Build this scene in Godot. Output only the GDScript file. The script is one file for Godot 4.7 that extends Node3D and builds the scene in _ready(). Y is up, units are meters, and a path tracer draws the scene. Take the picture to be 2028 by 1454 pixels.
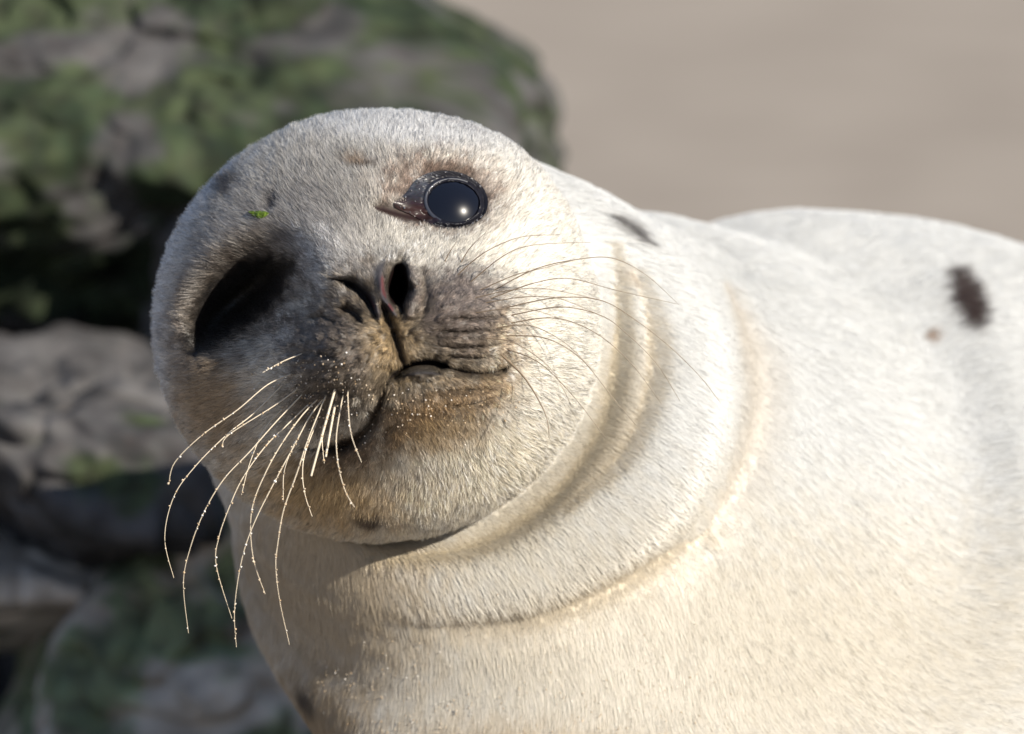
extends Node3D
# A young seal with its head raised, on a beach in front of mossy boulders.
# One unit of the layout below is 0.2 mm; x to the right, y downwards, z towards the viewer.

const U := 0.0002
const DIST := 6.0
const PITCH := 8.0
const FOCUS_H := 0.255
const CELL := 2.0
const MW := 1060
const MH := 760
const MX := -40.0
const MY := -30.0

var v_up: Vector3
var v_back: Vector3
var v_focus: Vector3
var rng := RandomNumberGenerator.new()

# sculpting and fur maps: index 0 face, 1 neck and body
var hmap: Array[PackedFloat32Array] = []
var cr: Array[PackedFloat32Array] = []
var cg: Array[PackedFloat32Array] = []
var cb: Array[PackedFloat32Array] = []
var lmap: Array[PackedFloat32Array] = []   # fur length
var zmap := PackedFloat32Array()
var n_fine := FastNoiseLite.new()
var n_mid := FastNoiseLite.new()

var pos := PackedVector3Array()     # layout space
var wpos := PackedVector3Array()    # world space
var nrm := PackedVector3Array()
var col := PackedColorArray()
var flen := PackedFloat32Array()
var n_ring := 0
var n_face := 0
const NT := 720

var seal: Node3D


func at(x: float, y: float, z: float) -> Vector3:
	var k := (DIST - z * U) / DIST * U
	return v_focus + Vector3((x - 1014.0) * k, 0, 0) + v_up * ((727.0 - y) * k) + v_back * (z * U)


func atv(p: Vector3) -> Vector3:
	return at(p.x, p.y, p.z)


func _ready() -> void:
	rng.seed = 7
	var pr := deg_to_rad(PITCH)
	v_up = Vector3(0, cos(pr), -sin(pr))
	v_back = Vector3(0, sin(pr), cos(pr))
	v_focus = Vector3(0, FOCUS_H, 0)
	camera_and_light()
	ground()
	boulders()
	build_seal()


# ---------------------------------------------------------------- camera, sky, sun

func camera_and_light() -> void:
	var cam := Camera3D.new()
	cam.name = "camera"
	add_child(cam)
	var eye := v_focus + v_back * DIST
	cam.look_at_from_position(eye, v_focus, Vector3.UP)
	var lens := CameraAttributesPhysical.new()
	lens.frustum_focal_length = 24.0 * DIST / (1454.0 * U)
	lens.frustum_focus_distance = DIST - 330.0 * U
	lens.frustum_near = 0.05
	lens.frustum_far = 4000.0
	lens.exposure_aperture = 7.5
	cam.attributes = lens
	cam.near = 0.05
	cam.far = 4000.0
	cam.current = true
	cam.fov = rad_to_deg(2.0 * atan(727.0 * U / DIST))
	var we := WorldEnvironment.new()
	we.name = "world_environment"
	var e := Environment.new()
	e.background_mode = Environment.BG_SKY
	var sky := Sky.new()
	var sm := ProceduralSkyMaterial.new()
	sm.sky_top_color = Color(0.41, 0.49, 0.62)
	sm.sky_horizon_color = Color(0.66, 0.71, 0.77)
	sm.sky_curve = 0.15
	sm.ground_bottom_color = Color(0.42, 0.38, 0.34)
	sm.ground_horizon_color = Color(0.55, 0.55, 0.55)
	sm.sky_energy_multiplier = 0.95
	sky.sky_material = sm
	e.sky = sky
	e.tonemap_mode = Environment.TONE_MAPPER_LINEAR
	e.tonemap_exposure = 1.62
	e.sdfgi_enabled = true
	e.ssao_enabled = true
	e.ssil_enabled = true
	we.environment = e
	add_child(we)
	var sun := DirectionalLight3D.new()
	sun.name = "sun"
	sun.light_color = Color(1.0, 0.965, 0.91)
	sun.light_energy = 1.6
	sun.light_angular_distance = 0.5
	sun.shadow_enabled = true
	add_child(sun)
	var s := Vector3(0.63, 0.45, 0.63).normalized()
	sun.look_at_from_position(s * 10.0, Vector3.ZERO, Vector3.UP)


# ---------------------------------------------------------------- helpers

func put(called: String, m: Mesh, mat: Material, parent: Node = self) -> MeshInstance3D:
	var o := MeshInstance3D.new()
	o.name = called
	o.mesh = m
	if mat:
		o.material_override = mat
	parent.add_child(o, true)
	return o


func tag(o: Node, label: String, category: String, group := "", kind := "") -> void:
	if label:
		o.set_meta("label", label)
	if category:
		o.set_meta("category", category)
	if group:
		o.set_meta("group", group)
	if kind:
		o.set_meta("kind", kind)


func spline(pts: PackedVector3Array, per: int) -> PackedVector3Array:
	var out := PackedVector3Array()
	var n := pts.size()
	for i in n - 1:
		var a := pts[maxi(i - 1, 0)]
		var b := pts[i]
		var c := pts[i + 1]
		var d := pts[mini(i + 2, n - 1)]
		for k in per:
			out.append(b.cubic_interpolate(c, a, d, float(k) / per))
	out.append(pts[n - 1])
	return out


func noise(freq: float, sd: int, oct := 3) -> FastNoiseLite:
	var n := FastNoiseLite.new()
	n.seed = sd
	n.frequency = freq
	n.noise_type = FastNoiseLite.TYPE_SIMPLEX_SMOOTH
	n.fractal_type = FastNoiseLite.FRACTAL_FBM
	n.fractal_octaves = oct
	return n


# ---------------------------------------------------------------- ground

func ground() -> void:
	var m := PlaneMesh.new()
	m.size = Vector2(3000, 3000)
	m.subdivide_depth = 20
	m.subdivide_width = 20
	var mat := StandardMaterial3D.new()
	mat.albedo_color = Color(0.335, 0.285, 0.228).linear_to_srgb()
	mat.roughness = 0.95
	var t := NoiseTexture2D.new()
	t.width = 512
	t.height = 512
	t.seamless = true
	t.noise = noise(0.02, 5, 4)
	var g := Gradient.new()
	g.set_color(0, Color(0.86, 0.85, 0.84))
	g.set_color(1, Color(1, 1, 1))
	t.color_ramp = g
	mat.albedo_texture = t
	mat.uv1_triplanar = true
	mat.uv1_world_triplanar = true
	mat.uv1_scale = Vector3(0.7, 0.7, 0.7)
	var o := put("sand_ground", m, mat)
	tag(o, "flat grey-beige beach sand stretching out behind the seal", "sand", "", "structure")


# ---------------------------------------------------------------- boulders

func boulder(called: String, c: Vector3, planes: Array, rough: float, sd: int, algae: float, tone: float, grey := Color(0.30, 0.29, 0.29), fresh := 1.0) -> MeshInstance3D:
	# planes: [nx, ny(up), nz, distance]; star-shaped about c, everything in layout units
	var nu := 220
	var nv := 120
	var big := noise(0.0028, sd, 4)
	var small := noise(0.014, sd + 1, 4)
	var moss := noise(0.003, sd + 2, 3)
	var crack := noise(0.0032, sd + 9, 2)
	var tint := noise(0.006, sd + 3, 3)
	var ns := []
	for p in planes:
		ns.append([Vector3(p[0], p[1], p[2]).normalized(), float(p[3])])
	var vs := PackedVector3Array()
	var cs := PackedColorArray()
	var ctr := atv(c)
	var sharp := 13.0
	for j in nv + 1:
		var ph := PI * j / nv
		for i in nu:
			var th := TAU * i / nu
			var d := Vector3(sin(ph) * cos(th), cos(ph), sin(ph) * sin(th))
			var sum := 0.0
			for q in ns:
				var nn: Vector3 = q[0]
				var dn := d.dot(nn)
				if dn > 0.02:
					var hq: float = q[1]
					sum += pow(dn / hq, sharp)
			var r := pow(sum, -1.0 / sharp)
			var p := d * r
			var nb := big.get_noise_3dv(p)
			var nsv := small.get_noise_3dv(p)
			r += rough * (nb * 130.0 + nsv * 13.0)
			var ck := 1.0 - absf(crack.get_noise_3dv(p)) * 5.0
			r -= rough * 70.0 * clampf(ck, 0.0, 1.0)
			p = d * r
			vs.append(ctr + (Vector3(p.x, 0, 0) + v_up * p.y + v_back * p.z) * U)
			var m := moss.get_noise_3dv(p * Vector3(1, 1.4, 1)) * 1.3 + algae + 0.12 * nsv
			var g := smoothstep(-0.12, 0.3, m)
			var tn := tint.get_noise_3dv(p)
			var k := tone * (1.0 + tn * 0.7 + 0.25 * nsv)
			var stone := Color(grey.r * k, grey.g * k, grey.b * k)
			var mossc := Color(0.018 * fresh, 0.031 * fresh, 0.014 * fresh).lerp(Color(0.038 * fresh, 0.055 * fresh, 0.02 * fresh), clampf(0.45 + tn * 1.6, 0, 1))
			var kk := clampf(0.8 + nsv * 0.9, 0.25, 1.6)
			mossc = Color(mossc.r * kk, mossc.g * kk, mossc.b * kk)
			cs.append(stone.lerp(mossc, g * 0.8))
	var idx := PackedInt32Array()
	for j in nv:
		for i in nu:
			var a := j * nu + i
			var b := j * nu + (i + 1) % nu
			idx.append_array([a, b, a + nu, b, b + nu, a + nu])
	var o := put(called, mesh_from(vs, idx, cs), fur_skin_material(0.85))
	return o


func mesh_from(vs: PackedVector3Array, idx: PackedInt32Array, cs: PackedColorArray) -> ArrayMesh:
	var nv := PackedVector3Array()
	nv.resize(vs.size())
	for t in range(0, idx.size(), 3):
		var a := idx[t]
		var b := idx[t + 1]
		var c := idx[t + 2]
		var n := (vs[c] - vs[a]).cross(vs[b] - vs[a])
		nv[a] += n
		nv[b] += n
		nv[c] += n
	for i in nv.size():
		nv[i] = nv[i].normalized()
	var arr := []
	arr.resize(Mesh.ARRAY_MAX)
	arr[Mesh.ARRAY_VERTEX] = vs
	arr[Mesh.ARRAY_NORMAL] = nv
	if cs.size():
		arr[Mesh.ARRAY_COLOR] = cs
	arr[Mesh.ARRAY_INDEX] = idx
	var m := ArrayMesh.new()
	m.add_surface_from_arrays(Mesh.PRIMITIVE_TRIANGLES, arr)
	return m


func fur_skin_material(rough: float) -> StandardMaterial3D:
	var m := StandardMaterial3D.new()
	m.vertex_color_use_as_albedo = true
	m.roughness = rough
	m.metallic_specular = 0.18
	return m


func boulders() -> void:
	var o := boulder("boulder", Vector3(400, 150, -3000), [[1, 0, 0.15, 725], [-1, 0, 0, 1000], [0, 1, 0.1, 600], [0, -1, 0, 640], [0, 0.6, 0.8, 250], [0, -0.8, 0.6, 440], [0, 0, -1, 500], [0.5, 0.87, 0.1, 372]], 0.5, 11, 0.30, 0.25)
	tag(o, "grey boulder overgrown with green algae behind the top of the seal's head", "rock", "boulders behind the seal")
	o = boulder("boulder", Vector3(480, 560, -2850), [[-1, 0, 0.2, 212], [-0.65, 0.75, 0.2, 245], [0, 1, 0.3, 350], [1, 0, 0, 500], [0, -1, 0, 500], [0, 0.1, 1, 300], [0, 0, -1, 300]], 0.45, 29, -0.4, 0.34)
	tag(o, "upright pale grey boulder directly behind the seal's left cheek", "rock", "boulders behind the seal")
	o = boulder("boulder", Vector3(130, 915, -2350), [[0.1, 1, 0.3, 175], [1, 0.1, 0.2, 370], [-1, 0, 0, 600], [0, -1, 0.2, 235], [-0.6, -0.8, 0.2, 165], [-0.1, 0.15, 1, 330], [0, 0, -1, 300]], 0.5, 23, -0.42, 0.24)
	tag(o, "wide bare grey boulder at the left, halfway up", "rock", "boulders behind the seal")
	o = boulder("boulder", Vector3(90, 1165, -2450), [[1, 0.2, 0.2, 150], [-1, 0, 0, 400], [0.2, 1, 0.2, 80], [0, -1, 0.2, 90], [0, 0.1, 1, 280], [0, 0, -1, 300]], 0.3, 31, -0.5, 1.25, Color(0.35, 0.305, 0.255))
	tag(o, "small light grey stone between two dark gaps at the left edge", "rock", "boulders behind the seal")
	o = boulder("boulder", Vector3(430, 1270, -2400), [[-1, 0.3, 0.2, 360], [-0.6, 0.8, 0.2, 270], [1, 0, 0, 600], [0, 1, 0.3, 430], [0, -1, 0.2, 700], [0, 0.15, 1, 300], [0, 0, -1, 400]], 0.5, 47, 0.16, 1.2, Color(0.35, 0.305, 0.255), 3.4)
	tag(o, "low grey boulder with bright green algae patches beside the seal's chest", "rock", "boulders behind the seal")
	o = boulder("boulder", Vector3(-250, 1350, -3700), [[1, 0, 0, 750], [-1, 0, 0, 900], [0, 1, 0.2, 900], [0, -1, 0, 500], [0, 0, 1, 300], [0, 0, -1, 500]], 0.9, 53, -0.5, 0.15)  # added back rock, its low tone stands for the shade in the gaps
	tag(o, "dark boulder added behind the gaps at the lower left to deepen them", "rock", "boulders behind the seal")


# ---------------------------------------------------------------- maps

func new_maps(base: Color, fur: float) -> void:
	var n := MW * MH
	var a := PackedFloat32Array(); a.resize(n); a.fill(0.0)
	hmap.append(a)
	var r := PackedFloat32Array(); r.resize(n); r.fill(base.r)
	cr.append(r)
	var g := PackedFloat32Array(); g.resize(n); g.fill(base.g)
	cg.append(g)
	var b := PackedFloat32Array(); b.resize(n); b.fill(base.b)
	cb.append(b)
	var l := PackedFloat32Array(); l.resize(n); l.fill(fur)
	lmap.append(l)


# an elliptical patch: raises the surface by amp, tints it with c (alpha = strength), sets the fur length
func patch(k: int, x: float, y: float, rx: float, ry: float, rot: float, amp := 0.0, c := Color(0, 0, 0, 0), fur := -1.0, hard := 0.0, rag := 0.25) -> void:
	var ca := cos(deg_to_rad(rot))
	var sa := sin(deg_to_rad(rot))
	var ext := maxf(rx, ry) * 1.5
	var h := hmap[k]; var r := cr[k]; var g := cg[k]; var b := cb[k]; var l := lmap[k]
	var i0 := maxi(0, int((x - ext - MX) / CELL)); var i1 := mini(MW - 1, int((x + ext - MX) / CELL))
	var j0 := maxi(0, int((y - ext - MY) / CELL)); var j1 := mini(MH - 1, int((y + ext - MY) / CELL))
	var tint := c.a > 0.0
	for j in range(j0, j1 + 1):
		var py := MY + j * CELL - y
		for i in range(i0, i1 + 1):
			var px := MX + i * CELL - x
			var u := (px * ca + py * sa) / rx
			var v := (-px * sa + py * ca) / ry
			var d := sqrt(u * u + v * v)
			if d > 1.45:
				continue
			var q := j * MW + i
			if amp != 0.0:
				var dd := clampf(1.0 - d * d / 1.96, 0.0, 1.0)
				h[q] += amp * dd * dd * dd
			if tint or fur >= 0.0:
				var dn := d + (n_mid.get_noise_2d(px + x, py + y) * rag if rag > 0.0 else 0.0)
				var w := 1.0 - smoothstep(hard, 1.15, dn)
				if tint:
					var wc := w * c.a
					r[q] += (c.r - r[q]) * wc
					g[q] += (c.g - g[q]) * wc
					b[q] += (c.b - b[q]) * wc
				if fur >= 0.0:
					l[q] += (fur - l[q]) * w


# a stroke along a curve: groove or ridge of that half width, tinted
func stroke(k: int, pts: Array, width: float, amp: float, c := Color(0, 0, 0, 0), fur := -1.0, taper := 0.3, cw := 1.0) -> void:
	var line := PackedVector3Array()
	for p in pts:
		line.append(Vector3(p[0], p[1], 0))
	line = spline(line, 4)
	var ext := width * 2.2 * maxf(1.0, cw)
	var lo := line[0]
	var hi := line[0]
	var cum := PackedFloat32Array([0.0])
	for n in range(1, line.size()):
		lo = lo.min(line[n]); hi = hi.max(line[n])
		cum.append(cum[n - 1] + line[n].distance_to(line[n - 1]))
	var total := cum[cum.size() - 1]
	var h := hmap[k]; var r := cr[k]; var g := cg[k]; var b := cb[k]; var l := lmap[k]
	var i0 := maxi(0, int((lo.x - ext - MX) / CELL)); var i1 := mini(MW - 1, int((hi.x + ext - MX) / CELL))
	var j0 := maxi(0, int((lo.y - ext - MY) / CELL)); var j1 := mini(MH - 1, int((hi.y + ext - MY) / CELL))
	var ns := line.size() - 1
	for j in range(j0, j1 + 1):
		var py := MY + j * CELL
		for i in range(i0, i1 + 1):
			var px := MX + i * CELL
			var best := 1e12
			var t := 0.0
			for n in ns:
				var a := line[n]
				var e := line[n + 1]
				var ex := e.x - a.x
				var ey := e.y - a.y
				var f := clampf(((px - a.x) * ex + (py - a.y) * ey) / (ex * ex + ey * ey + 1e-6), 0.0, 1.0)
				var dx := px - a.x - ex * f
				var dy := py - a.y - ey * f
				var d2 := dx * dx + dy * dy
				if d2 < best:
					best = d2
					t = cum[n] + (cum[n + 1] - cum[n]) * f
			var d := sqrt(best)
			if d > ext:
				continue
			var tt := t / total
			var tp := 1.0 if taper <= 0.0 else smoothstep(0.0, taper, tt) * smoothstep(0.0, taper, 1.0 - tt)
			tp = 0.25 + 0.75 * tp if taper > 0.0 else 1.0
			var q := j * MW + i
			var s := d / (width * tp)
			if amp != 0.0:
				h[q] += amp * tp * exp(-s * s)
			var sc := s / cw
			var w := exp(-sc * sc * 1.2)
			if c.a > 0.0:
				var wc := w * c.a
				r[q] += (c.r - r[q]) * wc
				g[q] += (c.g - g[q]) * wc
				b[q] += (c.b - b[q]) * wc
			if fur >= 0.0:
				l[q] += (fur - l[q]) * w


func look(a: PackedFloat32Array, x: float, y: float) -> float:
	var fx := clampf((x - MX) / CELL, 0.0, MW - 1.001)
	var fy := clampf((y - MY) / CELL, 0.0, MH - 1.001)
	var i := int(fx)
	var j := int(fy)
	fx -= i
	fy -= j
	var q := j * MW + i
	return lerpf(lerpf(a[q], a[q + 1], fx), lerpf(a[q + MW], a[q + MW + 1], fx), fy)


# ---------------------------------------------------------------- seal: sculpting

func sculpt() -> void:
	new_maps(Color(0.74, 0.72, 0.67), 24.0)
	new_maps(Color(0.71, 0.715, 0.70), 31.0)
	var F := 0
	# ---- form of the face
	patch(F, 800, 700, 250, 235, 20, 150.0)                # muzzle
	patch(F, 640, 470, 120, 300, 55, 20.0)                 # bridge of the nose
	patch(F, 660, 540, 90, 130, -35, 46.0)
	patch(F, 922, 622, 112, 98, 10, 78.0)                 # right whisker pad
	patch(F, 648, 728, 112, 125, 15, 110.0)                 # left whisker pad
	patch(F, 765, 570, 90, 80, 20, 40.0)                   # nose
	patch(F, 900, 790, 120, 62, -8, 42.0)                  # lower jaw
	patch(F, 800, 850, 130, 80, -10, 40.0)
	patch(F, 880, 300, 170, 60, 10, 26.0)                  # brow
	patch(F, 1050, 700, 130, 190, 10, 26.0)                # right cheek
	patch(F, 490, 590, 162, 96, -42, -175.0)              # left eye hollow
	patch(F, 885, 400, 110, 84, 8, -40.0)
	patch(F, 896, 404, 52, 40, 8, -150.0)
	patch(F, 890, 411, 60, 46, 8, -60.0)                  # right eye hollow
	# ---- colour of the coat on the face, painted rim light and shade included
	patch(F, 745, 640, 430, 430, 0, 0, Color(0.68, 0.635, 0.55, 0.7), 24, 0.6)
	patch(F, 600, 430, 260, 200, -35, 0, Color(0.31, 0.29, 0.27, 0.9), 26, 0.15)
	patch(F, 420, 560, 110, 260, 12, 0, Color(0.30, 0.28, 0.27, 0.7), 26, 0.1)  # grey coat on the left, deepened by painted side shade
	patch(F, 800, 240, 280, 70, 6, 0, Color(0.78, 0.77, 0.75, 0.95), 24, 0.4)
	patch(F, 700, 330, 220, 60, 5, 0, Color(0.55, 0.52, 0.47, 0.5), 24, 0.1)
	patch(F, 1080, 480, 110, 200, -25, 0, Color(0.80, 0.76, 0.68, 0.95), 24, 0.3)
	patch(F, 1100, 760, 110, 230, 15, 0, Color(0.84, 0.80, 0.71, 0.95), 34, 0.4)
	patch(F, 950, 930, 200, 90, -25, 0, Color(0.82, 0.76, 0.63, 0.95), 36, 0.4)
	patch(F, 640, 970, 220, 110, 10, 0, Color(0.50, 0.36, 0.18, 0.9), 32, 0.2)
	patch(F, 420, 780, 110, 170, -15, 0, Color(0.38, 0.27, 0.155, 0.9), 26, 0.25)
	patch(F, 360, 660, 60, 160, 5, 0, Color(0.42, 0.37, 0.33, 0.5), 24, 0.1)  # more of the painted shade down the left side
	patch(F, 830, 480, 150, 60, -10, 0, Color(0.58, 0.55, 0.49, 0.8), 20, 0.2)
	patch(F, 650, 520, 90, 150, -40, 0, Color(0.46, 0.44, 0.42, 0.8), 18, 0.2)
	patch(F, 570, 660, 60, 120, -40, 0, Color(0.46, 0.43, 0.40, 0.6), 18, 0.1)
	stroke(F, [[470, 320], [390, 400], [335, 500], [308, 620], [314, 760], [345, 860]], 28, 0, Color(0.74, 0.74, 0.75, 0.85), 28, 0.2)  # pale sky rim light painted along the left edge of the head
	# muzzle
	patch(F, 770, 565, 95, 78, 15, 0, Color(0.16, 0.135, 0.12, 0.75), 15, 0.2)
	patch(F, 800, 690, 230, 170, 25, 0, Color(0.13, 0.098, 0.06, 0.92), 16, 0.6)
	patch(F, 650, 700, 110, 130, 15, 0, Color(0.10, 0.082, 0.068, 0.93), 12, 0.45)
	patch(F, 915, 610, 115, 105, 8, 0, Color(0.125, 0.10, 0.088, 0.92), 12, 0.45)
	patch(F, 776, 685, 58, 96, -18, 0, Color(0.26, 0.19, 0.105, 0.9), 14, 0.25)
	patch(F, 985, 762, 46, 40, -20, 0, Color(0.46, 0.34, 0.20, 0.7), -1, 0.0)
	patch(F, 920, 785, 130, 48, -8, 0, Color(0.27, 0.19, 0.11, 0.85), 13, 0.1)
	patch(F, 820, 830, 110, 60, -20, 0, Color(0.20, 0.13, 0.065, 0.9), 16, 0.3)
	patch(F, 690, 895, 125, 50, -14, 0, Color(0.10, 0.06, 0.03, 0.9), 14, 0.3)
	patch(F, 880, 850, 130, 50, -14, 0, Color(0.42, 0.30, 0.16, 0.75), 22, 0.1)
	patch(F, 1000, 690, 60, 110, 10, 0, Color(0.46, 0.35, 0.23, 0.6), 16, 0.1)
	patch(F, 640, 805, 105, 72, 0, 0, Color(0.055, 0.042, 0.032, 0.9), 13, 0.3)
	# eye surrounds: dark skin at the right, painted shadow at the left
	patch(F, 870, 380, 150, 95, 6, 0, Color(0.36, 0.26, 0.185, 0.85), 18, 0.2)
	patch(F, 878, 388, 128, 90, 6, 0, Color(0.12, 0.08, 0.06, 0.95), 11, 0.5)
	patch(F, 886, 398, 82, 58, 6, 0, Color(0.02, 0.018, 0.02, 1.0), 0, 0.8, 0.0)
	stroke(F, [[850, 434], [812, 430], [772, 420], [728, 408]], 16, -20, Color(0.02, 0.012, 0.012, 1.0), 0, 0.25, 1.2)
	patch(F, 482, 598, 185, 122, -44, 0, Color(0.11, 0.08, 0.055, 0.92), 20, 0.35)  # left eye socket: its deep shadow is painted into these colours
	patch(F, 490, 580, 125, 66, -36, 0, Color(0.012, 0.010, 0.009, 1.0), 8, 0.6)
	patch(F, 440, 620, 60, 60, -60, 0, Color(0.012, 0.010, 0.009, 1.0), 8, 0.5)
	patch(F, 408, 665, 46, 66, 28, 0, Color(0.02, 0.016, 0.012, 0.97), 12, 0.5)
	stroke(F, [[582, 522], [520, 556], [450, 610], [412, 660], [388, 702]], 44, -30, Color(0.010, 0.008, 0.007, 1.0), 9, 0.25)  # slanting black shadow of the left socket, painted in
	# dark marks on the forehead
	patch(F, 450, 370, 46, 28, -50, 0, Color(0.07, 0.06, 0.055, 0.95), -1, 0.15)
	patch(F, 538, 408, 19, 27, 20, -8, Color(0.05, 0.045, 0.045, 0.95), 16, 0.3)
	patch(F, 560, 470, 40, 26, 30, 0, Color(0.14, 0.13, 0.13, 0.5), -1, 0.1)
	patch(F, 718, 332, 40, 13, 5, 0, Color(0.07, 0.05, 0.035, 0.95), 18, 0.25)
	patch(F, 700, 322, 40, 14, 0, 0, Color(0.34, 0.24, 0.15, 0.6), -1, 0.1)
	stroke(F, [[840, 232], [900, 245], [960, 270]], 9, -4, Color(0.5, 0.48, 0.46, 0.6))
	patch(F, 737, 1026, 42, 17, 5, 0, Color(0.05, 0.03, 0.02, 0.98), -1, 0.35)
	patch(F, 790, 1030, 30, 8, 0, 0, Color(0.25, 0.17, 0.1, 0.6), -1, 0.1)
	# ---- nose and mouth
	stroke(F, [[757, 598], [772, 640], [786, 680], [800, 722]], 8, -26, Color(0.04, 0.03, 0.025, 0.9), 4, 0.1)     # groove of the lip
	stroke(F, [[765, 515], [752, 540], [756, 575], [768, 605], [790, 632]], 9, 16, Color(0.04, 0.038, 0.045, 0.95), 0, 0.2, 1.3)
	stroke(F, [[690, 560], [722, 582], [744, 610], [752, 640]], 9, 14, Color(0.04, 0.038, 0.045, 0.95), 0, 0.2, 1.3)
	stroke(F, [[757, 545], [758, 570], [764, 590]], 4, 3, Color(0.10, 0.028, 0.03, 0.75), 0, 0.2)
	stroke(F, [[770, 602], [778, 616]], 4, 2, Color(0.10, 0.028, 0.03, 0.7), 0, 0.2)
	stroke(F, [[715, 580], [732, 594], [742, 612]], 4, 3, Color(0.10, 0.03, 0.032, 0.75), 0, 0.2)
	stroke(F, [[806, 522], [818, 560], [812, 610], [800, 640]], 12, 12, Color(0.10, 0.085, 0.08, 0.7), 6, 0.2)
	patch(F, 788, 562, 21, 46, 6, -110.0, Color(0.008, 0.006, 0.006, 1.0), 0, 0.85, 0.0)
	stroke(F, [[784, 532], [788, 560], [792, 590], [796, 622]], 22, -150, Color(0.008, 0.006, 0.006, 1.0), 0, 0.55, 0.9)
	stroke(F, [[656, 554], [694, 564], [724, 588], [744, 628]], 11, -60, Color(0.02, 0.016, 0.015, 1.0), 0, 0.35)
	stroke(F, [[668, 610], [700, 620], [726, 645]], 10, -30, Color(0.06, 0.045, 0.035, 0.9), 6, 0.3)
	stroke(F, [[836, 540], [842, 590], [828, 640]], 9, -12, Color(0.10, 0.08, 0.06, 0.6), -1, 0.3)
	stroke(F, [[766, 754], [790, 736], [815, 722], [850, 717], [892, 728]], 10, -58, Color(0.010, 0.008, 0.008, 1.0), 0, 0.12)
	stroke(F, [[872, 720], [900, 731], [935, 738], [972, 738], [998, 728], [1016, 708]], 8, -34, Color(0.018, 0.013, 0.011, 0.95), 5, 0.25)
	stroke(F, [[800, 745], [835, 738], [875, 742]], 12, 14, Color(0.02, 0.02, 0.023, 0.95), 0, 0.3)
	for k in 40:
		patch(F, rng.randf_range(795, 885), rng.randf_range(736, 756), 7, 5, 0, rng.randf_range(-5, 6))
	stroke(F, [[768, 752], [756, 790], [742, 828], [712, 862], [660, 886], [600, 884]], 13, -60, Color(0.04, 0.027, 0.018, 0.85), 8, 0.4)
	stroke(F, [[764, 880], [766, 850], [790, 830]], 6, -10, Color(0.08, 0.055, 0.03, 0.8), -1, 0.3)
	for w in [[[845, 655], [900, 658], [960, 656], [1010, 650]], [[850, 682], [910, 688], [965, 684], [1005, 680]], [[880, 630], [940, 632], [1000, 622]], [[862, 702], [915, 708], [970, 706]], [[840, 770], [900, 772], [960, 768], [1000, 750]], [[860, 800], [930, 800], [990, 780]]]:
		stroke(F, w, 6, -19, Color(0.06, 0.045, 0.035, 0.8), -1, 0.3)
	for w in [[[600, 640], [640, 630], [690, 650]], [[570, 720], [620, 700], [690, 715]], [[590, 790], [650, 770], [710, 785]]]:
		stroke(F, w, 7, -10, Color(0.05, 0.04, 0.03, 0.6), -1, 0.3)
	# vibrissa follicles: rows of small dark dimples on both pads
	for row in 6:
		for k in 7:
			var fx := 860.0 + k * 25.0 + row * 4.0 + rng.randf_range(-4, 4)
			var fy := 560.0 + row * 24.0 + k * 3.0 * (row - 2.0) * 0.4 + rng.randf_range(-4, 4)
			patch(F, fx, fy, 13, 10, 0, 9.0)
			patch(F, fx, fy, 6, 6, 0, -9.0, Color(0.03, 0.025, 0.022, 0.8), -1, 0.2, 0.0)
			var gx := 560.0 + k * 24.0 + row * 5.0 + rng.randf_range(-5, 5)
			var gy := 690.0 + row * 26.0 - k * 5.0 + rng.randf_range(-4, 4)
			patch(F, gx, gy, 14, 11, -30, 11.0)
			patch(F, gx, gy, 7, 7, 0, -10.0, Color(0.03, 0.025, 0.022, 0.8), -1, 0.2, 0.0)
	for k in 260:
		var bx := rng.randf_range(580, 1010)
		var by := rng.randf_range(600, 850)
		patch(F, bx, by, rng.randf_range(6, 13), rng.randf_range(5, 9), rng.randf_range(-40, 40), rng.randf_range(-6, 8))
	# ---- neck and body
	var N := 1
	patch(N, 1400, 1290, 1150, 420, 0, 0, Color(0.66, 0.605, 0.495, 0.8), 31, 0.2)
	patch(N, 640, 1150, 280, 330, -10, 0, Color(0.49, 0.405, 0.285, 0.85), 28, 0.3)  # tan dirt on throat and chest, with the shading there painted in
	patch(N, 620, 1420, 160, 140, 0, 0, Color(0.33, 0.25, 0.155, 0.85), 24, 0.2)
	patch(N, 950, 1454, 420, 70, 0, 0, Color(0.50, 0.40, 0.26, 0.55), 24, 0.1)
	stroke(N, [[1198, 480], [1214, 570], [1214, 700], [1184, 830], [1106, 950], [996, 1038], [880, 1084], [720, 1096]], 30, -16, Color(0.54, 0.45, 0.30, 0.8), -1, 0.35, 1.3)  # both grooves by the face: crease shade painted into the coat colour
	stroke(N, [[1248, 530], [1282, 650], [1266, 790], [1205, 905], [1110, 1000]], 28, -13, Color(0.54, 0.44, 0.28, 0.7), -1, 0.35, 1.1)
	stroke(N, [[1430, 560], [1488, 680], [1502, 800], [1470, 930], [1390, 1060]], 36, -12, Color(0.60, 0.53, 0.43, 0.6), -1, 0.35, 1.1)  # outer fold: shading of the valley painted in along with the groove
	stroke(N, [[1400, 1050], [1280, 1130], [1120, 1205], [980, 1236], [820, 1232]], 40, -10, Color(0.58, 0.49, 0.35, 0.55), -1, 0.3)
	patch(N, 1894, 592, 40, 76, -22, 0, Color(0.045, 0.027, 0.02, 1.0), -1, 0.6, 0.2)
	patch(N, 1842, 664, 18, 18, 0, 0, Color(0.28, 0.19, 0.13, 0.9), -1, 0.2)
	stroke(N, [[1188, 418], [1232, 446], [1276, 478]], 15, 0, Color(0.07, 0.06, 0.055, 0.95), -1, 0.3)
	patch(N, 1235, 545, 14, 40, -20, 0, Color(0.42, 0.32, 0.2, 0.7), -1, 0.1)
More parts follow.
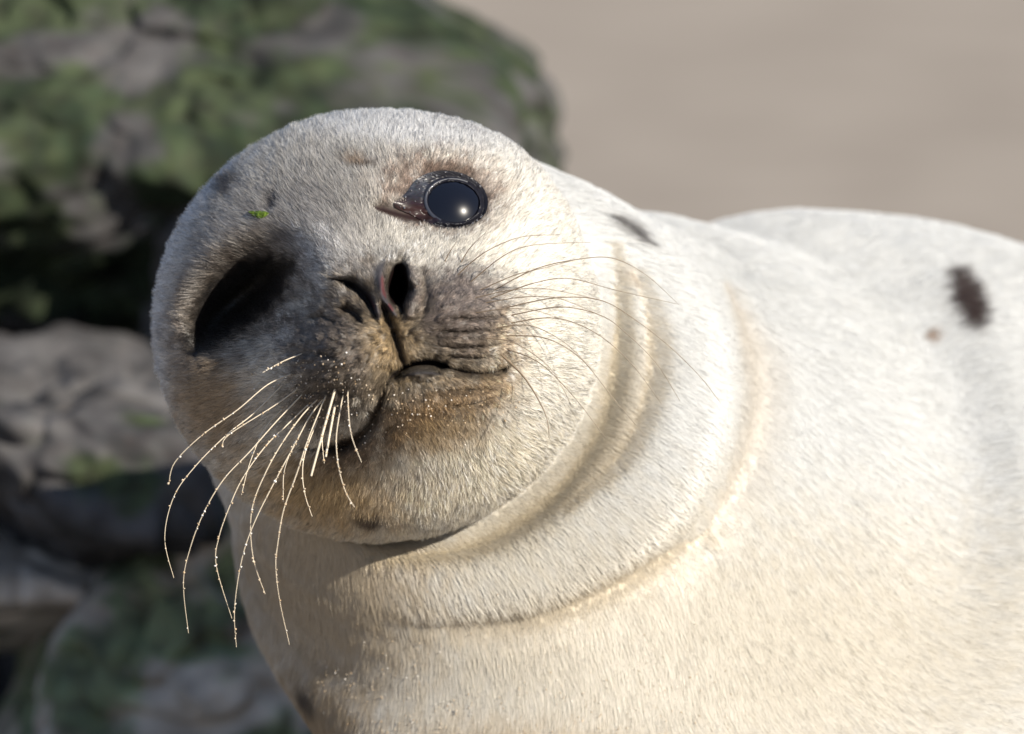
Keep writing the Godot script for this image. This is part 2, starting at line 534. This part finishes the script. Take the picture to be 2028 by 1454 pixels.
	patch(N, 2040, 590, 16, 40, 0, 0, Color(0.2, 0.13, 0.1, 0.8), -1, 0.2)
	patch(N, 606, 1375, 24, 40, -25, 0, Color(0.05, 0.04, 0.035, 0.95), -1, 0.2)


# rings of the neck and body: centre, the vector to its inner (right, then viewer-facing) side and the one to its underside
const RINGS := [
	[745, 645, 0, 438, 0, 0, 0, 424, 0],
	[752, 652, -55, 415, 0, -10, 0, 410, 35],
	[775, 662, -130, 400, 0, 0, 0, 402, 85],
	[838, 690, -190, 428, 10, 80, -5, 418, 190],
	[900, 755, -260, 508, 20, 160, -30, 448, 265],
	[944, 798, -350, 534, 25, 130, -60, 448, 335],
	[975, 832, -400, 543, 30, 140, -80, 460, 372],
	[1030, 900, -440, 562, 50, 195, -130, 488, 395],
	[1110, 992, -480, 590, 90, 260, -210, 562, 430],
	[1270, 1110, -560, 585, 120, 350, -240, 640, 470],
	[1500, 1160, -680, 510, 130, 475, -180, 728, 420],
	[1800, 1225, -820, 420, 110, 585, -120, 768, 390],
	[2250, 1310, -1050, 300, 80, 720, -90, 730, 300],
	[2900, 1300, -1400, 220, 60, 700, -70, 600, 210],
	[3600, 1380, -1800, 160, 40, 480, -50, 440, 120],
	[4100, 1470, -2080, 80, 20, 260, -25, 240, 60],
	[4500, 1500, -2300, 8, 2, 24, -2, 24, 4],
]


func ring_vec(i: int, o: int) -> Vector3:
	var r: Array = RINGS[clampi(i, 0, RINGS.size() - 1)]
	return Vector3(r[o], r[o + 1], r[o + 2])


func ring_at(t: float, o: int) -> Vector3:
	var i := int(floor(t))
	return ring_vec(i, o).cubic_interpolate(ring_vec(i + 1, o), ring_vec(i - 1, o), ring_vec(i + 2, o), t - i)


func body_mesh() -> void:
	var cs := PackedFloat32Array()
	var sn := PackedFloat32Array()
	for j in NT:
		cs.append(cos(TAU * j / NT))
		sn.append(sin(TAU * j / NT))
	var C0 := ring_vec(0, 0)
	var rx := 438.0
	var ry := 424.0
	var rz := 380.0
	var pole := Vector2(782, 655)
	# face rings
	var ph_list := PackedFloat32Array()
	var r := 0.6
	while r < 290.0:
		ph_list.append(asin(r / 438.0))
		r += 2.1 if r > 20.0 else 1.2
	var ph := ph_list[ph_list.size() - 1]
	while ph < PI / 2 - 0.001:
		ph = minf(ph + 0.0105, PI / 2)
		ph_list.append(ph)
	n_face = ph_list.size()
	var bump := PackedFloat32Array()
	for j in NT:
		var dth := wrapf(TAU * j / NT + 0.92, -PI, PI)
		bump.append(0.042 * exp(-dth * dth / 0.14))
	for p in ph_list:
		var s := sin(p)
		var c := cos(p)
		var cx := pole.x + (C0.x - pole.x) * (1.0 - c)
		var cy := pole.y + (C0.y - pole.y) * (1.0 - c)
		for j in NT:
			var f := s * (1.0 + bump[j] * s * s)
			pos.append(Vector3(cx + rx * f * cs[j], cy + ry * f * sn[j], rz * c))
	# neck and body rings
	var tl := PackedFloat32Array()
	var t := 0.0
	var last := float(RINGS.size() - 1)
	while t < last - 0.001:
		t += 0.035 if t < 11.5 else 0.12
		tl.append(minf(t, last - 0.0005))
	for tt in tl:
		var c := ring_at(tt, 0)
		var a := ring_at(tt, 3)
		var b := ring_at(tt, 6)
		for j in NT:
			pos.append(c + (a * cs[j] + b * sn[j]) * (1.0 + bump[j] * maxf(0.0, 1.0 - tt / 2.5)))
	n_ring = n_face + tl.size()
	# sculpt
	var base := pos.duplicate()
	zmap.resize(MW * MH)
	zmap.fill(-99999.0)
	col.resize(pos.size())
	flen.resize(pos.size())
	wpos.resize(pos.size())
	var wob := noise(0.004, 77, 3)
	var f0 := n_face * NT
	var out_sign := signf((base[f0 + 1] - base[f0 + NT - 1]).cross(base[f0 + NT] - base[f0 - NT]).x)
	for i in n_ring:
		var face := i < n_face
		var k := 0 if face else 1
		var h := hmap[k]; var mr := cr[k]; var mg := cg[k]; var mb := cb[k]; var ml := lmap[k]
		var ia := maxi(i - 1, 0)
		var ib := mini(i + 1, n_ring - 1)
		for j in NT:
			var q := i * NT + j
			var p := base[q]
			var hh := look(h, p.x, p.y)
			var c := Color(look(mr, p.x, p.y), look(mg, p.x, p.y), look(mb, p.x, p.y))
			var fl := look(ml, p.x, p.y)
			var fz := 1.0
			if face:
				p.z += hh
			else:
				var dv := base[i * NT + (j + 1) % NT] - base[i * NT + (j + NT - 1) % NT]
				var du := base[ib * NT + j] - base[ia * NT + j]
				var n := dv.cross(du).normalized() * out_sign
				fz = n.z
				var front := smoothstep(-0.25, 0.1, n.z)
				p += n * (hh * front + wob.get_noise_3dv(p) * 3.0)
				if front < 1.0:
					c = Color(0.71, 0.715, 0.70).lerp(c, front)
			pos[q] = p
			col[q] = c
			flen[q] = fl
			wpos[q] = atv(p)
			var mi := int((p.x - MX) / CELL + 0.5)
			var mj := int((p.y - MY) / CELL + 0.5)
			var shown := face or (fz > 0.0 and Vector2(p.x - 750.0, p.y - 645.0).length() > 432.0)
			if shown and mi >= 0 and mj >= 0 and mi < MW and mj < MH:
				var mq := mj * MW + mi
				if p.z > zmap[mq]:
					zmap[mq] = p.z
	nrm.resize(pos.size())
	for i in n_ring:
		var ia := maxi(i - 1, 0)
		var ib := mini(i + 1, n_ring - 1)
		for j in NT:
			var dv := wpos[i * NT + (j + 1) % NT] - wpos[i * NT + (j + NT - 1) % NT]
			var du := wpos[ib * NT + j] - wpos[ia * NT + j]
			nrm[i * NT + j] = du.cross(dv).normalized()
	if nrm[(n_face - 1) * NT].x < 0.0:
		for q in nrm.size():
			nrm[q] = -nrm[q]
	var idx := PackedInt32Array()
	idx.resize((n_ring - 1) * NT * 6)
	var o := 0
	for i in n_ring - 1:
		for j in NT:
			var a := i * NT + j
			var b := i * NT + (j + 1) % NT
			idx[o] = a; idx[o + 1] = b; idx[o + 2] = a + NT
			idx[o + 3] = b; idx[o + 4] = b + NT; idx[o + 5] = a + NT
			o += 6
	var tri := (wpos[idx[60001]] - wpos[idx[60000]]).cross(wpos[idx[60002]] - wpos[idx[60000]])
	if tri.dot(nrm[idx[60000]]) > 0.0:
		for f in range(0, idx.size(), 3):
			var s := idx[f]
			idx[f] = idx[f + 1]
			idx[f + 1] = s
	var home := seal.position
	var loc := PackedVector3Array()
	loc.resize(wpos.size())
	for q in wpos.size():
		loc[q] = wpos[q] - home
	var arr := []
	arr.resize(Mesh.ARRAY_MAX)
	arr[Mesh.ARRAY_VERTEX] = loc
	arr[Mesh.ARRAY_NORMAL] = nrm
	arr[Mesh.ARRAY_COLOR] = col
	arr[Mesh.ARRAY_INDEX] = idx
	var m := ArrayMesh.new()
	m.add_surface_from_arrays(Mesh.PRIMITIVE_TRIANGLES, arr)
	put("body", m, fur_skin_material(0.6), seal)


func surf(x: float, y: float) -> float:
	var sum := 0.0
	var cnt := 0
	var mi := int((x - MX) / CELL + 0.5)
	var mj := int((y - MY) / CELL + 0.5)
	for d in 5:
		for j in range(maxi(mj - d, 0), mini(mj + d, MH - 1) + 1):
			for i in range(maxi(mi - d, 0), mini(mi + d, MW - 1) + 1):
				var z := zmap[j * MW + i]
				if z > -90000.0:
					sum += z
					cnt += 1
		if cnt > 0 and d > 0:
			return sum / cnt
	return 0.0


# ---------------------------------------------------------------- fur

func tuft_mesh(sd: int, hairs: int, spread: float) -> ArrayMesh:
	var r := RandomNumberGenerator.new()
	r.seed = sd
	var vs := PackedVector3Array()
	var ns := PackedVector3Array()
	var cs := PackedColorArray()
	var idx := PackedInt32Array()
	for k in hairs:
		var x0 := r.randf_range(-spread, spread) * 1.6
		var z0 := r.randf_range(-spread, spread)
		var yaw := r.randf_range(-0.16, 0.16) - z0 * 0.5
		var ln := r.randf_range(0.65, 1.1)
		var lift := r.randf_range(0.18, 0.5)
		var w := r.randf_range(0.012, 0.022)
		var roll := r.randf_range(-0.9, 0.9)
		var b0 := vs.size()
		var segs := 3
		for s in segs + 1:
			var t := float(s) / segs
			var f := ln * t
			var y := lift * ln * (t - 0.55 * t * t) - 0.02
			var c := Vector3(x0 + f * cos(yaw), y, z0 + f * sin(yaw) + 0.03 * t * t * sin(yaw * 9.0))
			var side := Vector3(-sin(yaw), sin(roll), cos(yaw) * cos(roll)).normalized()  # side x dir points up
			var dir := Vector3(cos(yaw), lift * (1.0 - 1.1 * t), sin(yaw)).normalized()
			var n := side.cross(dir)
			var ww := w * (1.0 - 0.8 * t * t)
			vs.append(c - side * ww)
			vs.append(c + side * ww)
			var sh := lerpf(0.66, 1.22, t)
			cs.append(Color(sh, sh, sh))
			cs.append(Color(sh, sh, sh))
			ns.append((n - side * 0.5).normalized())
			ns.append((n + side * 0.5).normalized())
		for s in segs:
			var a := b0 + s * 2
			idx.append_array([a, a + 2, a + 1, a + 1, a + 2, a + 3])
	var arr := []
	arr.resize(Mesh.ARRAY_MAX)
	arr[Mesh.ARRAY_VERTEX] = vs
	arr[Mesh.ARRAY_NORMAL] = ns
	arr[Mesh.ARRAY_COLOR] = cs
	arr[Mesh.ARRAY_INDEX] = idx
	var m := ArrayMesh.new()
	m.add_surface_from_arrays(Mesh.PRIMITIVE_TRIANGLES, arr)
	return m


func fur() -> void:
	var variants := 4
	var bufs: Array[PackedFloat32Array] = []
	for v in variants:
		bufs.append(PackedFloat32Array())
	var home := seal.position
	var eye := v_focus + v_back * DIST
	var sway := noise(0.006, 301, 2)
	var clump := noise(0.03, 302, 2)
	var lastring := n_ring - 2
	var total := 0
	for i in lastring:
		var face := i < n_face
		for j in NT:
			var q := i * NT + j
			var p := pos[q]
			if p.x > 2600.0 or p.y > 1620.0 or (p.x > 2140.0 and rng.randf() < 0.4):
				continue
			var n := nrm[q]
			var toeye := n.dot(v_back)
			if toeye < -0.35:
				continue
			var L := flen[q]
			if L < 3.0:
				continue
			var q2 := q + NT
			var q3 := i * NT + (j + 1) % NT
			var e1 := pos[q2] - p
			var e2 := pos[q3] - p
			var area := e1.cross(e2).length()
			var want := area * 0.075 * (26.0 / maxf(L, 14.0))
			if face and i > n_face - 3:
				pass
			var cnt := int(want + rng.randf())
			for c in cnt:
				var u := rng.randf()
				var v := rng.randf()
				var w := wpos[q] + (wpos[q2] - wpos[q]) * u + (wpos[q3] - wpos[q]) * v
				var flow := (wpos[q2] - wpos[q])
				flow = (flow - n * flow.dot(n)).normalized()
				var bi := n.cross(flow)
				var ang := sway.get_noise_2d(p.x, p.y) * (0.3 if face else 0.14) + rng.randfn(0.0, (0.28 if L < 20.0 else 0.09) if face else 0.055)
				var f2 := flow * cos(ang) + bi * sin(ang)
				var b2 := f2.cross(n)
				var cl := clump.get_noise_2d(p.x, p.y)
				var len := L * U * rng.randf_range(0.75, 1.2)
				var up := n * (len * ((0.85 + cl * 0.45) if face else 0.48 + 0.15 * cl))
				up *= 1.0 + 0.7 * (1.0 - smoothstep(0.0, 0.5, toeye))
				f2 *= len
				b2 *= 24.0 * U * (0.6 + 0.4 * L / 26.0)
				var cc := col[q]
				var k := rng.randf()
				var m := 1.0
				if not face:
					m = rng.randf_range(0.93, 1.1) if k > 0.03 else 0.65
				elif L < 20.0 and k > 0.78:
					m = rng.randf_range(1.4, 3.2)
				elif k < 0.2:
					m = rng.randf_range(0.3, 0.65)
				elif k > 0.7:
					m = rng.randf_range(1.12, 1.5)
				else:
					m = rng.randf_range(0.85, 1.1)
				if cc.r < 0.035:
					m = minf(m, 1.1)
				var o := w - home
				bufs[rng.randi() % variants].append_array([f2.x, up.x, b2.x, o.x, f2.y, up.y, b2.y, o.y, f2.z, up.z, b2.z, o.z, minf(cc.r * m, 0.88), minf(cc.g * m, 0.87), minf(cc.b * m, 0.84), 1.0])
				total += 1
	var mat := StandardMaterial3D.new()
	mat.vertex_color_use_as_albedo = true
	mat.roughness = 0.34
	mat.metallic_specular = 0.5
	mat.cull_mode = BaseMaterial3D.CULL_DISABLED
	mat.backlight_enabled = true
	mat.backlight = Color(0.7, 0.7, 0.7)
	mat.rim_enabled = true
	mat.rim = 0.15
	mat.rim_tint = 0.3
	for v in variants:
		var mm := MultiMesh.new()
		mm.transform_format = MultiMesh.TRANSFORM_3D
		mm.use_colors = true
		mm.mesh = tuft_mesh(500 + v, 5, 0.2)
		mm.instance_count = bufs[v].size() / 16
		mm.buffer = bufs[v]
		var o := MultiMeshInstance3D.new()
		o.name = "fur"
		o.multimesh = mm
		o.material_override = mat
		o.set_meta("kind", "stuff")
		seal.add_child(o, true)


# ---------------------------------------------------------------- whiskers

func tube(pts: PackedVector3Array, r0: float, r1: float, sides := 6) -> ArrayMesh:
	var vs := PackedVector3Array()
	var idx := PackedInt32Array()
	var n := pts.size()
	for i in n:
		var d := (pts[mini(i + 1, n - 1)] - pts[maxi(i - 1, 0)]).normalized()
		var a := d.cross(v_back).normalized()
		var b := d.cross(a).normalized()
		var r := lerpf(r0, r1, float(i) / (n - 1))
		for s in sides:
			var t := TAU * s / sides
			vs.append(pts[i] + (a * cos(t) + b * sin(t)) * r)
	for i in n - 1:
		for s in sides:
			var a := i * sides + s
			var b := i * sides + (s + 1) % sides
			idx.append_array([a, b, a + sides, b, b + sides, a + sides])
	return mesh_from(vs, idx, PackedColorArray())


# ---------------------------------------------------------------- the seal as a whole

func build_seal() -> void:
	n_fine.frequency = 0.05
	n_mid.frequency = 0.03
	n_mid.fractal_octaves = 3
	var t0 := Time.get_ticks_msec()
	seal = Node3D.new()
	seal.name = "seal"
	var b := at(1400, 1850, -500)
	seal.position = Vector3(b.x, 0, b.z)
	add_child(seal)
	tag(seal, "young white seal with dark muzzle and whiskers, head raised towards the viewer", "seal")
	sculpt()
	body_mesh()
	fur()
	eyes()
	whiskers()
	sand_and_weed()


# ---------------------------------------------------------------- eyes

func wet(c: Color, rough: float) -> StandardMaterial3D:
	var m := StandardMaterial3D.new()
	m.albedo_color = c.linear_to_srgb()
	m.roughness = rough
	m.metallic_specular = 0.5
	m.clearcoat_enabled = true
	m.clearcoat = 1.0
	m.clearcoat_roughness = 0.04
	return m


func eyes() -> void:
	var ball := wet(Color(0.003, 0.0035, 0.007), 0.26)
	ball.metallic_specular = 0.26
	ball.clearcoat = 0.7
	ball.clearcoat_roughness = 0.05
	var dull := fur_skin_material(0.5)
	dull.vertex_color_use_as_albedo = false
	dull.albedo_color = Color(0.045, 0.04, 0.045)
	dull.metallic_specular = 0.12
	dull.roughness = 0.3
	var lidm := wet(Color(1, 1, 1), 0.45)
	lidm.vertex_color_use_as_albedo = true
	lidm.clearcoat_roughness = 0.2
	lidm.clearcoat = 0.12
	lidm.metallic_specular = 0.25
	eye(Vector3(884, 438, 0), 100.0, Vector2(899, 400), Vector2(50, 39), Vector2(887, 396), Vector2(80, 58), 8.0, 8.0, ball, lidm, true)
	eye(Vector3(500, 590, 0), 88.0, Vector2(500, 585), Vector2(58, 32), Vector2(496, 588), Vector2(84, 46), -38.0, -112.0, dull, dull, false)


func eye(c: Vector3, r: float, ci: Vector2, ri: Vector2, co: Vector2, ro: Vector2, rot: float, proud: float, ball: Material, lidm: Material, lit: bool) -> void:
	var off := Vector2(ci.x - c.x, ci.y - c.y)
	var lift := sqrt(maxf(r * r - off.length_squared(), 0.0))
	var rim := 0.0
	for k in 12:
		var q := Vector2(ro.x * 1.05 * cos(TAU * k / 12.0), ro.y * 1.05 * sin(TAU * k / 12.0)).rotated(deg_to_rad(rot)) + co
		rim += surf(q.x, q.y) / 12.0
	c.z = rim + proud - lift
	var sm := SphereMesh.new()
	sm.radius = r * U
	sm.height = 2.0 * r * U
	sm.radial_segments = 96
	sm.rings = 48
	var e := put("eye", sm, ball, seal)
	e.position = atv(c) - seal.position
	var e0 := atv(c)
	if not lit:
		return   # this eye lies so deep in its hollow that no lid shows
	# eyelid: a wet bulging band between the opening and the fur
	var nu := 160
	var nv := 14
	var vs := PackedVector3Array()
	var cs := PackedColorArray()
	var idx := PackedInt32Array()
	var nb := noise(0.06, 900, 3)
	var ra := deg_to_rad(rot)
	for k in nv + 1:
		var w := float(k) / nv
		for i in nu:
			var t := TAU * i / nu
			var a := Vector2(ri.x * cos(t), ri.y * sin(t)).rotated(ra) + ci
			var b := Vector2(ro.x * cos(t), ro.y * sin(t)).rotated(ra) + co
			var p := a.lerp(b, w)
			var d := Vector2(p.x - c.x, p.y - c.y)
			var zb := c.z + sqrt(maxf(r * r - d.length_squared(), 100.0))
			if lit:
				b.x -= 30.0 * exp(-pow((t - 2.78) / 0.3, 2.0))
			p = a.lerp(b, w)
			d = Vector2(p.x - c.x, p.y - c.y)
			zb = c.z + sqrt(maxf(r * r - d.length_squared(), 100.0))
			var zs := surf(b.x, b.y) - 11.0
			var q := smoothstep(0.0, 1.0, w)
			var z := lerpf(zb + 1.0, maxf(zs, lerpf(zb, zs, 0.5)), q) + (7.0 if lit else 0.0) * sin(PI * pow(w, 0.7)) + nb.get_noise_2d(p.x, p.y) * 4.5 * (0.25 + 0.75 * sin(PI * w))
			if w > 0.12:
				z = maxf(z, surf(p.x, p.y) + 3.0)
			if k == 0:
				z -= 6.0
			vs.append(at(p.x, p.y, z) - e0)
			var left := smoothstep(0.2, 0.9, -cos(t)) * smoothstep(0.05, 0.3, w)
			var cc := Color(0.010, 0.0095, 0.013)
			if lit:
				cc = cc.lerp(Color(0.028, 0.032, 0.044), left * smoothstep(0.5, -0.4, sin(t)) * (0.7 + nb.get_noise_2d(p.x + 300.0, p.y)))
				cc = cc.lerp(Color(0.022, 0.010, 0.010), left * smoothstep(-0.1, 0.6, sin(t)))
			cs.append(cc)
	for k in nv:
		for i in nu:
			var a := k * nu + i
			var b := k * nu + (i + 1) % nu
			idx.append_array([a, a + nu, b, b, a + nu, b + nu])
	put("eyelid", mesh_from(vs, idx, cs), lidm, e)
	# the inner lid: a crescent fold at the nose side of the eye
	var pts := PackedVector3Array()
	for k in 25:
		var t := lerpf(PI * 0.62, PI * 1.62, k / 24.0)
		var p := Vector2((ri.x + 7.0) * cos(t), (ri.y + 6.0) * sin(t)).rotated(ra) + ci
		var d := Vector2(p.x - c.x, p.y - c.y)
		pts.append(at(p.x, p.y, c.z + sqrt(maxf(r * r - d.length_squared(), 100.0)) + 4.0) - e0)
	put("inner_eyelid", tube(pts, 5.0 * U, 3.0 * U, 8), wet(Color(0.02, 0.021, 0.028), 0.4), e)
	# glossy beads added along the lids for the sun glints there
	var bead := SphereMesh.new()
	bead.radius = U
	bead.height = 2.0 * U
	bead.radial_segments = 12
	bead.rings = 8
	var bm := wet(Color(0.10, 0.10, 0.11), 0.1)
	for k in 46:
		var t := rng.randf_range(0, TAU)
		var w := 0.05 if k % 3 == 0 else 0.86
		if k < 14:
			t = rng.randf_range(PI * 0.85, PI * 1.35)
			w = rng.randf_range(0.1, 0.9)
		var a := Vector2(ri.x * cos(t), ri.y * sin(t)).rotated(ra) + ci
		var b := Vector2(ro.x * cos(t), ro.y * sin(t)).rotated(ra) + co
		var i := int(w * nv) * nu + int(t / TAU * nu) % nu
		var o := put("glint_bead", bead, bm, e)
		o.position = vs[i] + v_back * (1.0 * U)
		var sc := rng.randf_range(1.2, 2.8)
		o.scale = Vector3(sc, sc, sc)


# ---------------------------------------------------------------- whiskers

const LEFT_WHISKERS := [
	[[560, 762], [502, 819], [448, 862], [387, 923], [344, 984], [326, 1066], [344, 1145]],
	[[600, 780], [548, 834], [495, 894], [444, 948], [405, 1012], [377, 1084], [363, 1155], [373, 1254]],
	[[612, 800], [566, 844], [523, 887], [480, 948], [455, 1002], [434, 1062], [428, 1120], [459, 1225]],
	[[630, 790], [598, 823], [559, 877], [527, 934], [502, 995], [496, 1048], [503, 1113], [525, 1177]],
	[[640, 790], [613, 826], [580, 887], [545, 952], [509, 1023], [484, 1088], [470, 1155], [464, 1220], [468, 1282]],
	[[648, 780], [638, 801], [609, 873], [588, 937], [562, 1009], [550, 1077], [546, 1123], [554, 1191], [573, 1277]],
	[[600, 840], [577, 891], [562, 937], [561, 995]],
	[[664, 770], [659, 787], [638, 862], [616, 943]],
	[[664, 800], [659, 826], [645, 905]],
	[[630, 830], [605, 894], [599, 937], [604, 980], [618, 1023]],
	[[680, 780], [675, 805], [666, 866], [670, 923], [684, 973], [702, 1005]],
	[[690, 770], [689, 791], [695, 859], [716, 916]],
	[[640, 840], [638, 876], [642, 918]],
	[[590, 770], [541, 805], [452, 862], [441, 887]],
	[[560, 810], [523, 851], [495, 916], [478, 980]],
	[[600, 700], [560, 716], [520, 738]],
	[[580, 740], [530, 762], [470, 812], [400, 862], [346, 916], [334, 960]],
]
const RIGHT_WHISKERS := [
	[[975, 577], [1060, 533], [1150, 513], [1215, 512], [1280, 545], [1345, 604]],
	[[970, 592], [1060, 560], [1130, 552], [1220, 575], [1340, 602]],
	[[1000, 610], [1100, 590], [1190, 595], [1260, 635], [1330, 690], [1390, 750], [1428, 800]],
	[[1010, 625], [1110, 608], [1190, 625], [1240, 660], [1300, 720], [1347, 795]],
	[[1010, 640], [1100, 630], [1180, 660], [1250, 720], [1310, 800]],
	[[1000, 665], [1080, 670], [1150, 710], [1215, 790], [1275, 860]],
	[[1000, 690], [1070, 720], [1140, 790], [1200, 870]],
	[[990, 700], [1040, 750], [1080, 820], [1088, 870]],
	[[905, 545], [960, 500], [1030, 470], [1110, 465]],
	[[912, 522], [930, 492], [962, 460]],
	[[930, 560], [1000, 505], [1060, 485], [1170, 480]],
	[[950, 575], [1020, 545], [1080, 530], [1150, 512]],
	[[940, 590], [1010, 575], [1080, 572], [1170, 590]],
	[[960, 600], [1040, 588], [1110, 592], [1200, 630]],
	[[980, 650], [1050, 645], [1120, 680], [1170, 730]],
	[[960, 670], [1020, 680], [1090, 730], [1130, 800]],
	[[940, 620], [1000, 612], [1060, 615], [1130, 640]],
	[[880, 520], [890, 500], [905, 478]],
]


func whiskers() -> void:
	var sandy := StandardMaterial3D.new()
	sandy.albedo_color = Color(0.58, 0.50, 0.38).linear_to_srgb()
	sandy.roughness = 0.5
	var brown := StandardMaterial3D.new()
	brown.albedo_color = Color(0.20, 0.15, 0.10).linear_to_srgb()
	brown.roughness = 0.4
	for side in 2:
		var list: Array = LEFT_WHISKERS if side == 0 else RIGHT_WHISKERS
		var n := 0
		for w in list:
			var p := PackedVector3Array()
			var z0 := surf(w[0][0], w[0][1]) - 3.0
			var len := 0.0
			for k in w.size():
				if k > 0:
					len += Vector2(w[k][0] - w[k - 1][0], w[k][1] - w[k - 1][1]).length()
				var z := z0 + 0.42 * len - 0.0009 * len * len
				if k > 0:
					z = maxf(z, surf(w[k][0], w[k][1]) + 16.0) if w[k][0] > 380 else z
				p.append(Vector3(w[k][0], w[k][1], z))
			var sp := spline(p, 8)
			var wp := PackedVector3Array()
			for q in sp:
				wp.append(atv(q) - seal.position)
			var r0 := 1.3 if side == 0 else 1.2
			if n == 7 or n == 8 and side == 0:
				r0 = 2.6
			var r1 := 0.6 if side == 0 else 0.4
			if side == 0 and (n == 7 or n == 8):
				r1 = 2.0
			put("whisker", tube(wp, r0 * U, r1 * U), sandy if side == 0 else brown, seal)
			if side == 0:
				for g in int(sp.size() * 0.5):
					if rng.randf() < 0.75:
						grain_at(sp[rng.randi_range(sp.size() / 5, sp.size() - 2)] + Vector3(rng.randf_range(-2, 2), rng.randf_range(-2, 2), 2.0), rng.randf_range(1.2, 2.8))
			n += 1


# ---------------------------------------------------------------- sand on the coat, scrap of weed

var grains := PackedFloat32Array()


func grain_at(p: Vector3, r: float) -> void:
	var b := Basis.from_euler(Vector3(rng.randf() * 6.0, rng.randf() * 6.0, rng.randf() * 6.0)) * Basis.from_scale(Vector3(r, r * rng.randf_range(0.6, 1.0), r * rng.randf_range(0.7, 1.0)) * U)
	var o := atv(p)
	var c := Color(0.60, 0.51, 0.39).lerp(Color(0.42, 0.29, 0.16), rng.randf())
	if rng.randf() < 0.2:
		c = Color(0.80, 0.76, 0.70)
	grains.append_array([b.x.x, b.y.x, b.z.x, o.x, b.x.y, b.y.y, b.z.y, o.y, b.x.z, b.y.z, b.z.z, o.z, c.r, c.g, c.b, 1.0])


func sand_and_weed() -> void:
	var gn := noise(0.02, 88, 2)
	for k in 300:
		var x := rng.randfn(640, 60)
		var y := rng.randfn(790, 60)
		if y < 690 or x > 780:
			continue
		grain_at(Vector3(x, y, surf(x, y) + rng.randf_range(3, 12)), rng.randf_range(0.7, 2.2))
	for k in 150:
		var x := rng.randfn(860, 90)
		var y := rng.randfn(815, 24)
		grain_at(Vector3(x, y, surf(x, y) + rng.randf_range(3, 8)), rng.randf_range(0.9, 2.4))
	for k in 1300:
		var x := rng.randf_range(600, 1560)
		var y := 1470.0 - absf(rng.randfn(0, 85))
		if rng.randf() < 0.2:
			y = rng.randf_range(1120, 1454)
		var lim := 1.0 if x < 1250 else 1.0 - (x - 1250) / 310.0
		if gn.get_noise_2d(x, y) < -0.05 or rng.randf() > lim or x < 560 + (y - 1250) * 0.4:
			continue
		grain_at(Vector3(x, y, surf(x, y) + rng.randf_range(0, 7)), rng.randf_range(0.6, 1.8))
	var s := SphereMesh.new()
	s.radius = 1.0
	s.height = 2.0
	s.radial_segments = 6
	s.rings = 3
	var mm := MultiMesh.new()
	mm.transform_format = MultiMesh.TRANSFORM_3D
	mm.use_colors = true
	mm.mesh = s
	mm.instance_count = grains.size() / 16
	mm.buffer = grains
	var mat := StandardMaterial3D.new()
	mat.vertex_color_use_as_albedo = true
	mat.roughness = 0.35
	var o := MultiMeshInstance3D.new()
	o.name = "sand_grains"
	o.multimesh = mm
	o.material_override = mat
	add_child(o, true)
	tag(o, "pale sand grains sticking to the seal's whiskers, muzzle and chest", "sand", "", "stuff")
	# scrap of green weed on the forehead
	var vs := PackedVector3Array()
	var cs := PackedColorArray()
	var idx := PackedInt32Array()
	var wn := noise(0.09, 71, 2)
	var home := at(512, 424, surf(512, 424) + 8.0)
	for j in 9:
		for i in 15:
			var u := i / 14.0 * 2.0 - 1.0
			var v := j / 8.0 * 2.0 - 1.0
			var wv := sqrt(maxf(0.02, 1.0 - u * u)) * (1.0 + 0.6 * wn.get_noise_1d(u * 30.0))
			var x := 512.0 + u * 19.0 + v * 2.0
			var y := 425.0 + v * 7.0 * wv - u * u * 4.0
			vs.append(at(x, y, surf(x, y) + 9.0 + 3.0 * wn.get_noise_2d(x * 2.0, y * 2.0) + 4.0 * (1.0 - v * v)) - home)
			var k := 1.0 + wn.get_noise_2d(x * 3.0, y * 3.0)
			cs.append(Color(0.085 * k, 0.13 * k, 0.02 * k))
	for j in 8:
		for i in 14:
			var a := j * 15 + i
			idx.append_array([a, a + 1, a + 15, a + 1, a + 16, a + 15])
	var wm := fur_skin_material(0.25)
	var weed := put("seaweed_scrap", mesh_from(vs, idx, cs), wm)
	weed.position = home
	tag(weed, "tiny scrap of green seaweed stuck on the seal's forehead", "seaweed")
